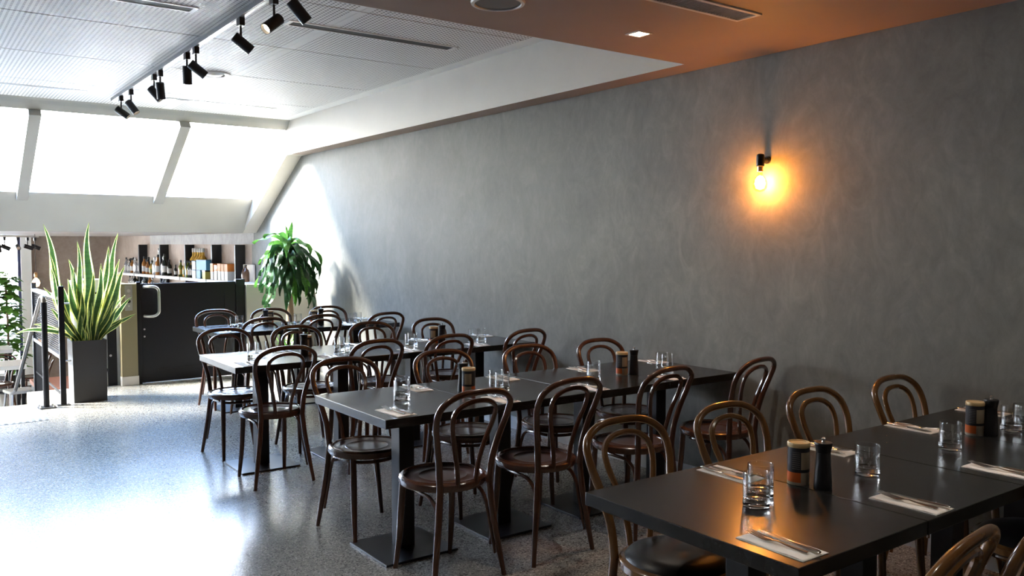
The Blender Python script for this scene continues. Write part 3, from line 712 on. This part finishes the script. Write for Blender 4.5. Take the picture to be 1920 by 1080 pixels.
# ------------------------------------------------------------------ planter with snake plant
t = thing('tall_planter', 'tall square tapered charcoal planter beside the balustrade', 'planter', (1.50, 9.17, 0))
m = MB()
def ringq(h, z): return [(-h, -h, z), (h, -h, z), (h, h, z), (-h, h, z)]
R_ = [ringq(.146, 0), ringq(.152, .60), ringq(.143, .60), ringq(.142, .55)]
vs = [p for q in R_ for p in q]; fs = [(3, 2, 1, 0)]
for a in range(3):
    for b in range(4): fs.append((a * 4 + b, a * 4 + (b + 1) % 4, a * 4 + 4 + (b + 1) % 4, a * 4 + 4 + b))
m.add(vs, fs).build('pot', M_planter, t)
MB().box((-.140, -.140, .50), (.140, .140, .552)).build('soil', M_soil, t)
def leaf_mesh(mb, base, dirs, L, W, n=10, mats=(0, 1), margin=.24, droop=0., wave=0., face=None, fold=.2, sway=.085):
    """ribbon leaf: base point, initial direction, length, width; two margin strips and a centre strip each side of the midrib"""
    p = Vector(base); d = Vector(dirs).normalized(); rows = []
    side = d.cross(Vector(face) if face else Vector((0, 0, 1)))
    if side.length < 1e-3: side = Vector((1, 0, 0))
    side.normalize(); step = L / n
    for i in range(n + 1):
        u = i / n
        prof = min(1, .50 + 1.1 * u) * min(1., (1 - u) / .42) ** .75 if margin else math.sin(PI * u ** .8) ** .8 if 0 < u < 1 else 0
        wd = max(W * prof, .0015) / 2
        nr = side.cross(d).normalized()
        wv = math.sin(u * 9 + base[0] * 40) * wave
        cols = (-1, -1 + 2 * margin, 0, 1 - 2 * margin, 1) if margin else (-1, 0, 1)
        for cc in cols: rows.append(p + side * (wd * cc) + nr * (abs(cc) * wd * fold + wv * (abs(cc))))
        if margin: d = (d + side * math.sin(u * 8 + base[0] * 50) * sway).normalized()
        p = p + d * step
        d = (d + Vector((0, 0, -1)) * droop * step).normalized()
        side = (side - d * side.dot(d)).normalized()
        if wave: side = (Matrix.Rotation(wave * 1.5 * math.cos(u * 7 + base[1] * 30), 3, d) @ side).normalized()
    nc = 5 if margin else 3
    fsa = []; fsb = []
    for i in range(n):
        for k in range(nc - 1):
            f = (i * nc + k, i * nc + k + 1, (i + 1) * nc + k + 1, (i + 1) * nc + k)
            (fsb if margin and k in (0, nc - 2) else fsa).append(f)
    o = len(mb.v); mb.v += [tuple(q) for q in rows]
    for fs_, mi in ((fsa, mats[0]), (fsb, mats[1])):
        mb.f += [tuple(i + o for i in f) for f in fs_]; mb.m += [mi] * len(fs_)
    return mb
sp_ = thing('snake_plant', 'tall variegated snake plant with yellow edged leaves in charcoal planter', 'plant', (1.50, 9.17, .55))
rs = random.Random(11)
# (dx at tip, height) read off the tall leaves, then a thicket of shorter ones
tips = [(-.23, 1.20, .075), (-.10, 1.20, .085), (.18, 1.12, .07), (-.20, .92, .06), (.12, .95, .07), (.20, .86, .075), (.22, .80, .07), (-.20, .62, .06), (.05, 1.02, .06), (-.02, .85, .07),
        (.10, .72, .07), (.15, .66, .06), (-.14, .75, .06), (-.06, .66, .07), (.02, .58, .075), (.20, .60, .06), (-.22, .80, .055), (.08, .80, .065), (.16, .98, .06), (-.10, .52, .06), (.0, .70, .07), (.24, .72, .055)]
for q, (dx, h, wd) in enumerate(tips):
    bx_, by_ = dx * .42 + rs.uniform(-.03, .03), rs.uniform(-.09, .09)
    dy = rs.uniform(-.10, .10)
    dv = Vector((dx - bx_, dy, h)); 
    leaf_mesh(MB(), (bx_, by_, 0), dv, dv.length, wd * 1.12, 14, (0, 1), .17, 0., .010, (rs.uniform(-.5, .5), 1, 0), .25).build('leaf', [M_sg, M_sy], sp_, True)
for q in range(20):                                    # arching outer leaves
    a = rs.uniform(0, 2 * PI); r0 = rs.uniform(.03, .10); h = rs.uniform(.32, .68)
    dv = Vector((math.cos(a) * .35, math.sin(a) * .25, .8))
    leaf_mesh(MB(), (math.cos(a) * r0, math.sin(a) * r0, 0), dv, h, .055, 10, (0, 1), .15, rs.uniform(.2, 1.3), .008, (-math.sin(a), math.cos(a), .1), .25).build('leaf', [M_sg, M_sy], sp_, True)
for dx, dy, hh, dr in ((-.30, -.1, .56, 2.0), (-.28, -.05, .40, 1.6), (-.22, -.16, .33, .2), (.26, -.1, .42, 1.5), (.28, -.12, .30, .3)):
    dv = Vector((dx, dy, .30)); leaf_mesh(MB(), (dx * .4, dy * .4, .05), dv, hh, .05, 10, (0, 1), .15, dr, .006, (dy, -dx, .2), .2).build('leaf', [M_sg, M_sy], sp_, True)
for o in sp_.children: pass

# ------------------------------------------------------------------ dracaena in white pot by the low wall
t = thing('white_pot', 'wide white pot on the floor holding the dracaena', 'pot', (3.60, 9.25, 0))
MB().lathe([(0, 0), (.19, 0), (.205, .02), (.225, .30), (.225, .34), (.212, .34), (.208, .30), (0, .30)], 36).build('pot', M_white, t, True)
MB().lathe([(0, .301), (.207, .301), (.207, .312), (0, .316)], 28).build('soil', M_soil, t, True)
dr = thing('dracaena', 'bushy green dracaena with drooping leaves and bare trunk', 'plant', (3.60, 9.25, .316))
MB().tube(spline([(0, 0, 0), (.01, 0, .4), (-.005, .01, .8), (.0, 0, 1.20)], 5), lerp_r([.048, .045, .040, .030], 16), 12).build('trunk', M_trunk, dr, True)
rd = random.Random(5)
for q in range(68):
    u = q / 67; a = q * 2.399963; z = .80 + .40 * u + rd.uniform(-.03, .03)
    el = .0 + .95 * u + rd.uniform(-.15, .15)
    dv = Vector((math.cos(a) * math.cos(el), math.sin(a) * math.cos(el), math.sin(el)))
    Ln = (.62 - .16 * abs(u - .45)) * rd.uniform(.8, 1.08) * (.85 if u > .93 else 1)
    mt = M_dl if (u > .86 or rd.random() < .12) else M_dg
    leaf_mesh(MB(), (math.cos(a) * .03, math.sin(a) * .03, z), dv, Ln * (.78 + .22 * u), .080, 14, (0, 0), 0, rd.uniform(5.0, 10.0) - 3. * max(0, u - .6), .034, None, .30).build('leaf', mt, dr, True)
for q in range(3):
    a = q * 2.1; leaf_mesh(MB(), (0, 0, 1.18), (math.cos(a) * .15, math.sin(a) * .15, 1), (.30 - q * .05), .065, 10, (0, 0), 0, .2, .01, (math.sin(a), -math.cos(a), 0), .3).build('leaf', M_dl, dr, True)
ud = thing('underplanting', 'small leafy plant with pinkish tips at the foot of the dracaena', 'plant', (3.54, 9.12, .316))
for q in range(26):
    a = rd.uniform(0, 2 * PI); el = rd.uniform(.3, 1.3)
    dv = Vector((math.cos(a) * math.cos(el), math.sin(a) * math.cos(el) * .5, math.sin(el)))
    leaf_mesh(MB(), (rd.uniform(-.07, .07), rd.uniform(-.02, .03), 0), dv, rd.uniform(.16, .32), .05, 7, (0, 0), 0, 3., .01, None, .2).build('leaf', M_dl if rd.random() < .5 else M_vine, ud, True)

# ------------------------------------------------------------------ lower level: bar shelves
sh = thing('bar_shelf', 'long pale edged upper bar shelf on black uprights on the lower level', 'shelf', barpt(2.6, 0, 0))
inv = sh.location.copy()
def bs_build(m, name, mt, bev=0.):
    o = m.build(name, mt, None, False, bev)
    for v_ in o.data.vertices: v_.co -= inv
    o.parent = sh; return o
FINS = [.25, 1.12, 2.24, 3.44, 4.57]
segs = [-.18] + FINS + [5.57]
M_edge = mat('pale_shelf_edge', (.66, .65, .66), .35)
for zt in (1.0, .70):
    for a, b in zip(segs, segs[1:]):
        bs_build(barbox(MB(), a + .03, b - .03, .0, .24, zt - .045, zt), 'shelf_board', M_edge, .002)
for s_ in FINS: bs_build(barbox(MB(), s_ - .02, s_ + .02, .0, .15, -.2, 1.525), 'upright', M_black, .002)
def lathe_thing(name, prof, parts, label, cat, loc, group, scale=1.):
    t = thing(name, label, cat, loc, 0, group)
    for pn, pr, mt in parts: MB().lathe(pr, 14).build(pn, mt, t, True)
    t.scale = (scale,) * 3; return t
M_clear = mat('clear_bottle', (.80, .84, .86), .08, trans=.75)
M_dkb = mat('dark_bottle', (.012, .016, .012), .12); M_amb = mat('amber_bottle', (.30, .12, .03), .12); M_grn = mat('green_bottle', (.12, .16, .02), .15)
M_yel = mat('yellow_bottle', (.45, .26, .04), .2); M_cap = mat('bottle_cap', (.02, .02, .02), .4); M_lab = mat('bottle_label', (.5, .48, .45), .6); M_silver = mat('silver_bottle', (.75, .75, .76), .2, .8)
def bottle_src(glass, label_m, cap):
    t = thing('bottle', 'x', 'bottle', (0, 0, 0), 0, 'bottles on the bar shelves')
    MB().lathe([(0, 0), (.036, 0), (.038, .004), (.038, .150), (.034, .172), (.018, .195), (.0135, .205), (.0135, .245), (0, .245)], 14).build('glass', glass, t, True)
    MB().lathe([(.0384, .04), (.0384, .12)], 14).build('paper_label', label_m, t, True)
    MB().lathe([(.0145, .235), (.0155, .236), (.0155, .268), (.013, .272), (0, .272)], 12).build('cap', cap, t, True)
    return t
BS = {k: None for k in 'cdagys'}
BM = dict(c=(M_clear, M_lab, M_cap), d=(M_dkb, M_lab, M_cap), a=(M_amb, M_lab, M_cap), g=(M_grn, M_yel, M_cap), y=(M_yel, M_grn, M_lab), s=(M_silver, M_silver, M_silver))
KN = dict(c='clear', d='dark', a='amber', g='green', y='yellow', s='silver')
cnt = {}
def bottle(k, s_, off, z, sc, where):
    key = (k, where); cnt[key] = cnt.get(key, 0) + 1
    ordn = ['first', 'second', 'third', 'fourth', 'fifth', 'sixth', 'seventh', 'eighth', 'ninth', 'tenth'][cnt[key] - 1]
    lab = '%s %s glass bottle from the left %s' % (ordn, KN[k], where)
    p = barpt(s_, off, z + .0005)
    if BS[k] is None: BS[k] = o = bottle_src(*BM[k]); o.location = p; o['label'] = lab
    else: o = dup(BS[k], p, 0, lab)
    o.scale = (sc, sc, sc * 1.0)
W1 = 'in the leftmost bay of the upper bar shelf'; W2 = 'in the second bay of the upper bar shelf'; W3 = 'in the third bay of the upper bar shelf'; W4 = 'in the fourth bay of the upper bar shelf'
W5 = 'on the lower bar shelf above the gate'
for i, (k, s_) in enumerate([('c', 5.42), ('c', 5.30), ('d', 5.22), ('c', 5.12), ('c', 5.03), ('a', 4.95), ('c', 4.86), ('s', 4.76), ('c', 4.68)]):
    bottle(k, s_, .10 + .05 * (i % 2), 1.0, .92 + .18 * ((i * 37 % 10) / 10), W1)
for i, (k, s_) in enumerate([('c', 4.36), ('a', 4.26), ('d', 4.17), ('a', 4.08), ('d', 4.0), ('y', 3.90), ('a', 3.80), ('s', 3.70), ('s', 3.60), ('a', 3.52)]):
    bottle(k, s_, .10 + .05 * (i % 2), 1.0, [1.1, 1.15, 1.12, .95, .9, .8, .75, 1.15, 1.7, 1.3][i], W2)
for i, (k, s_) in enumerate([('s', 3.36), ('d', 3.22), ('d', 3.08), ('d', 2.70), ('y', 2.55), ('g', 2.45), ('y', 2.36)]):
    bottle(k, s_, .11 + .03 * (i % 2), 1.0, [1.2, 1.35, 1.0, .7, .95, 1.0, .95][i], W3)
for i, (k, s_) in enumerate([('g', 2.14), ('d', 2.05), ('d', 1.95), ('d', 1.86)]):
    bottle(k, s_, .14, 1.0, 1.0, W4)
for i, (k, s_) in enumerate([('y', 2.12), ('y', 2.02), ('y', 1.92), ('y', 1.82), ('y', 1.72)]):
    bottle(k, s_, .05, 1.0, 1.72, 'in the back of the fourth upper shelf bay')
for i, (k, s_) in enumerate([('c', 5.2), ('c', 5.05), ('d', 4.9), ('d', 4.72), ('c', 4.40), ('d', 4.25), ('a', 4.05), ('c', 3.92), ('c', 3.36), ('c', 3.24)]):
    bottle(k, s_, .12, .70, [.9, 1, 1.05, .95, 1., .9, 1.05, .9, 1.05, .95][i], W5)
def barthing(name, label, cat, s0, s1, o0, o1, z0, z1, parts, group=None):
    c = barpt((s0 + s1) / 2, (o0 + o1) / 2, z0)
    t = thing(name, label, cat, c, 0, group)
    for pn, mt, f0, f1 in parts:
        e = .002 if pn != parts[0][0] else 0
        o = barbox(MB(), s0 - e, s1 + e, o0 - e, o1 + e, z0 + .0005 + (z1 - z0) * f0, z0 + .0005 + (z1 - z0) * f1).build(pn, mt, None, False)
        for v_ in o.data.vertices: v_.co -= c
        o.parent = t
    return t
M_wbox = mat('white_carton', (.55, .54, .52), .6); M_blue = mat('blue_carton', (.05, .22, .36), .5); M_teal = mat('teal_lid', (.03, .13, .22), .5)
M_or = mat('orange_print', (.55, .17, .03), .5); M_yg = mat('mustard_print', (.42, .38, .08), .5); M_kraft = mat('kraft_print', (.45, .25, .12), .6)
barthing('carton', 'lower white carton beside the blue ones on the bar shelf', 'carton', 1.60, 1.74, .08, .22, 1.0, 1.13, [('box', M_wbox, 0, 1), ('band', M_teal, .93, 1.01)], 'cartons stacked on the bar shelf')
barthing('carton', 'upper white carton stacked beside the blue ones on the bar shelf', 'carton', 1.60, 1.74, .08, .22, 1.136, 1.27, [('box', M_wbox, 0, 1), ('band', M_teal, .93, 1.01)], 'cartons stacked on the bar shelf')
barthing('carton', 'lower blue carton stacked next to the white cartons on the bar shelf', 'carton', 1.40, 1.56, .06, .22, 1.0, 1.13, [('box', M_blue, 0, 1), ('band', M_teal, .88, 1.01)], 'cartons stacked on the bar shelf')
barthing('carton', 'wide upper blue carton next to the white cartons on the bar shelf', 'carton', 1.16, 1.56, .06, .22, 1.136, 1.29, [('box', M_blue, 0, 1), ('band', M_teal, .90, 1.01)], 'cartons stacked on the bar shelf')
barthing('canister', 'mustard canister under the wide blue carton on the bar shelf', 'canister', 1.20, 1.32, .08, .22, 1.0, 1.13, [('body', M_yg, 0, 1), ('band', M_dkb, .85, 1.01)])
barthing('paper_bag', 'orange and white upright packet in the right bar shelf bay', 'packet', .94, 1.04, .06, .20, 1.0, 1.24, [('bag', M_wbox, 0, 1), ('print', M_or, .5, 1.01)], 'packets in the right shelf bay')
for q, s_ in enumerate((.66, .53, .40)):
    barthing('paper_bag', '%s of three orange topped white packets on the bar shelf' % ['leftmost', 'middle', 'rightmost'][q], 'packet', s_, s_ + .11, .06, .20, 1.0, 1.24, [('bag', M_wbox, 0, 1), ('print', M_or if q != 1 else M_kraft, .55, 1.01)], 'packets in the right shelf bay')
barthing('paper_bag', 'dark packet with orange print between the packets on bar shelf', 'packet', .80, .90, .06, .20, 1.0, 1.22, [('bag', M_dkb, 0, 1), ('print', M_or, .6, .72)], 'packets in the right shelf bay')
barthing('picture_card', 'pale square picture board standing at the right end of the bar shelf', 'picture', -.16, .17, .03, .06, 1.0, 1.24, [('board', mat('pale_card', (.52, .44, .36), .6), 0, 1)])
t = thing('jug', 'brown glass jug at the right end of the bar shelf', 'jug', barpt(-.09, .14, 1.0005))
MB().lathe([(0, 0), (.052, 0), (.056, .01), (.056, .125), (.045, .165), (.022, .19), (.018, .22), (0, .22)], 18).build('body', mat('brown_glass', (.07, .03, .015), .2), t, True)
MB().lathe([(.018, .221), (.022, .222), (.022, .238), (0, .24)], 12).build('stopper', M_cap, t, True)
bkm = [mat('book_%d' % i, c, .6) for i, c in enumerate([(.30, .04, .06), (.55, .40, .25), (.15, .03, .05), (.62, .50, .30), (.40, .12, .05)])]
for q in range(16):
    s_ = 2.15 - q * .075; mm = bkm[(q * 3 + q // 5) % 5] if q > 4 else bkm[(q % 2) * 2]
    barthing('book', 'book %s on the lower bar shelf, %s from the left' % (['with a dark red spine', 'with a tan spine', 'with a maroon spine', 'with a pale yellow spine', 'with a rust spine'][bkm.index(mm)],
             ['first', 'second', 'third', 'fourth', 'fifth', 'sixth', 'seventh', 'eighth', 'ninth', 'tenth', 'eleventh', 'twelfth', 'thirteenth', 'fourteenth', 'fifteenth', 'sixteenth'][q]), 'book', s_ - .062, s_, .06, .22, .70, .90 + .015 * (q * 7 % 3), [('cover', mm, 0, 1), ('title_band', M_lab, .75, .8)], 'books on the lower bar shelf')
bw = thing('potted_ball_plant', 'small round green plant on the low end of the bar shelves', 'plant', barpt(.08, .16, .70))
MB().lathe([(0, 0), (.05, 0), (.06, .10), (.052, .10), (0, .09)], 16).build('pot', M_wbox, bw, True)
for q in range(40):
    a = rd.uniform(0, 2 * PI); el = rd.uniform(-.2, 1.5); dv = Vector((math.cos(a) * math.cos(el), math.sin(a) * math.cos(el), math.sin(el)))
    leaf_mesh(MB(), (0, 0, .12), dv, rd.uniform(.06, .10), .035, 4, (0, 0), 0, .5, 0, None, .2).build('leaf', M_vine, bw, True)

# ------------------------------------------------------------------ lower level: tables, stools, chairs, vine, lights
def bar_table(loc, label, w_, d_):
    t = thing('bar_table', label, 'table', loc, 0, 'white tables on the lower level')
    MB().box((-w_ / 2, -d_ / 2, .86), (w_ / 2, d_ / 2, .92)).build('tabletop', M_white, t, False, .004)
    for sx in (-1, 1):
        for sy in (-1, 1):
            x, y = sx * (w_ / 2 - .05), sy * (d_ / 2 - .05)
            MB().box((x - .025, y - .025, 0), (x + .025, y + .025, .859)).build('leg', M_black, t)
    MB().box((-w_ / 2 + .06, -.02, .12), (w_ / 2 - .06, .02, .15)).build('foot_bar', M_black, t)
    return t
bar_table((.95, 14.9, -1.2), 'tall white table with black legs left of the handrail on lower level', 1.2, .75)
bar_table((1.0, 17.2, -1.2), 'tall white table nearest the street window on lower level', 1.2, .75)
def stool(loc, label):
    t = thing('bar_stool', label, 'stool', loc, .2, 'white stools on the lower level')
    MB().box((-.17, -.17, .66), (.17, .17, .70)).build('seat', M_trimw, t, False, .006)
    for sx in (-1, 1):
        for sy in (-1, 1): MB().tube([(sx * .14, sy * .14, .66), (sx * .19, sy * .19, 0)], .013, 8).build('leg', M_frame, t)
    return t
stool((1.36, 13.6, -1.2), 'white stool beside the foot of the handrail')
ba = thing('banquette', 'terracotta topped black bench seen through the balustrade', 'bench', (1.80, 12.9, -1.2))
MB().box((-.32, -.5, 0), (.32, .5, .80)).build('base', M_gate, ba)
MB().box((-.34, -.52, .80), (.34, .52, .86)).build('seat', mat('terracotta_seat', (.34, .12, .06), .6), ba, False, .01)
for q, (x, y, rz) in enumerate([(1.72, 15.3, 1.4), (1.32, 16.05, 2.9), (1.85, 16.6, 1.2), (.85, 15.95, 3.4)]):
    t = dup(base, (x, y, -1.2), rz, '%s dark bentwood chair among the tables on the lower level' % ['right-hand', 'middle', 'farthest', 'left-hand'][q], 'dark chairs on the lower level')
vn = thing('climbing_vine', 'tall leafy green climber beside the lower street window', 'plant', (1.62, 17.9, -1.2))
MB().lathe([(0, 0), (.16, 0), (.19, .35), (.175, .35), (0, .33)], 20).build('pot', M_planter, vn, True)
MB().tube([(0, 0, .3), (.01, 0, 1.2), (-.01, 0, 2.05)], .02, 8).build('stem', M_trunk, vn, True)
for q in range(285):
    z = rd.uniform(.45, 2.2); a = rd.uniform(0, 2 * PI); r0 = rd.uniform(.0, .12) + (.10 if z < .8 else 0)
    dv = Vector((math.cos(a), math.sin(a), rd.uniform(-.4, .5)))
    leaf_mesh(MB(), (math.cos(a) * r0, math.sin(a) * r0, z), dv, rd.uniform(.16, .26), .15, 4, (0, 0), 0, 3., 0, None, .2).build('leaf', M_vine, vn, True)
lt = thing('bar_lighting_track', 'pale lighting track on the ceiling of the lower level', 'track', (1.50, 15.4, 1.69))
ta, tb2 = Vector((-.72, -.9, -.03)), Vector((.46, .9, -.03))
MB().tube([ta, tb2], .018, 6).build('rail', M_frame, lt)
for q in range(9):
    u = [.06, .14, .24, .34, .44, .52, .70, .84, .95][q]; p = lt.location + ta.lerp(tb2, u)
    make_spot('bar_spotlight', 'black spotlight on lower level track, %s from the left' % ['first', 'second', 'third', 'fourth', 'fifth', 'sixth', 'seventh', 'eighth', 'ninth'][q], (p.x, p.y, 1.69 - .046),
              [(.8, -.2, -.4), (.7, -.3, -.4), (.8, .2, -.3), (.5, -.4, -.5), (.1, -.2, -.9), (.8, -.1, -.4), (.05, -1, -.3), (.85, .1, -.3), (.85, -.1, -.35)][q], False, group='spotlights on the lower level track')
pdn = thing('pendant_lamp', 'bare glowing bulb hanging on a thin cord over the lower level', 'lamp', (1.76, 15.0, 1.69))
MB().tube([(0, 0, 0), (0, 0, -.60)], .004, 6).build('cord', M_black, pdn)
MB().lathe([(0, -.59), (.018, -.595), (.026, -.62), (.026, -.665), (.018, -.68), (0, -.68)], 14).build('socket', M_brass, pdn, True)
MB().lathe([(0, -.675), (.018, -.685), (.05, -.73), (.055, -.765), (.04, -.805), (0, -.825)], 18).build('bulb', mat('lit_pendant_bulb', (1, .8, .6), .3, emit=(1, .55, .25), es=30.), pdn, True)
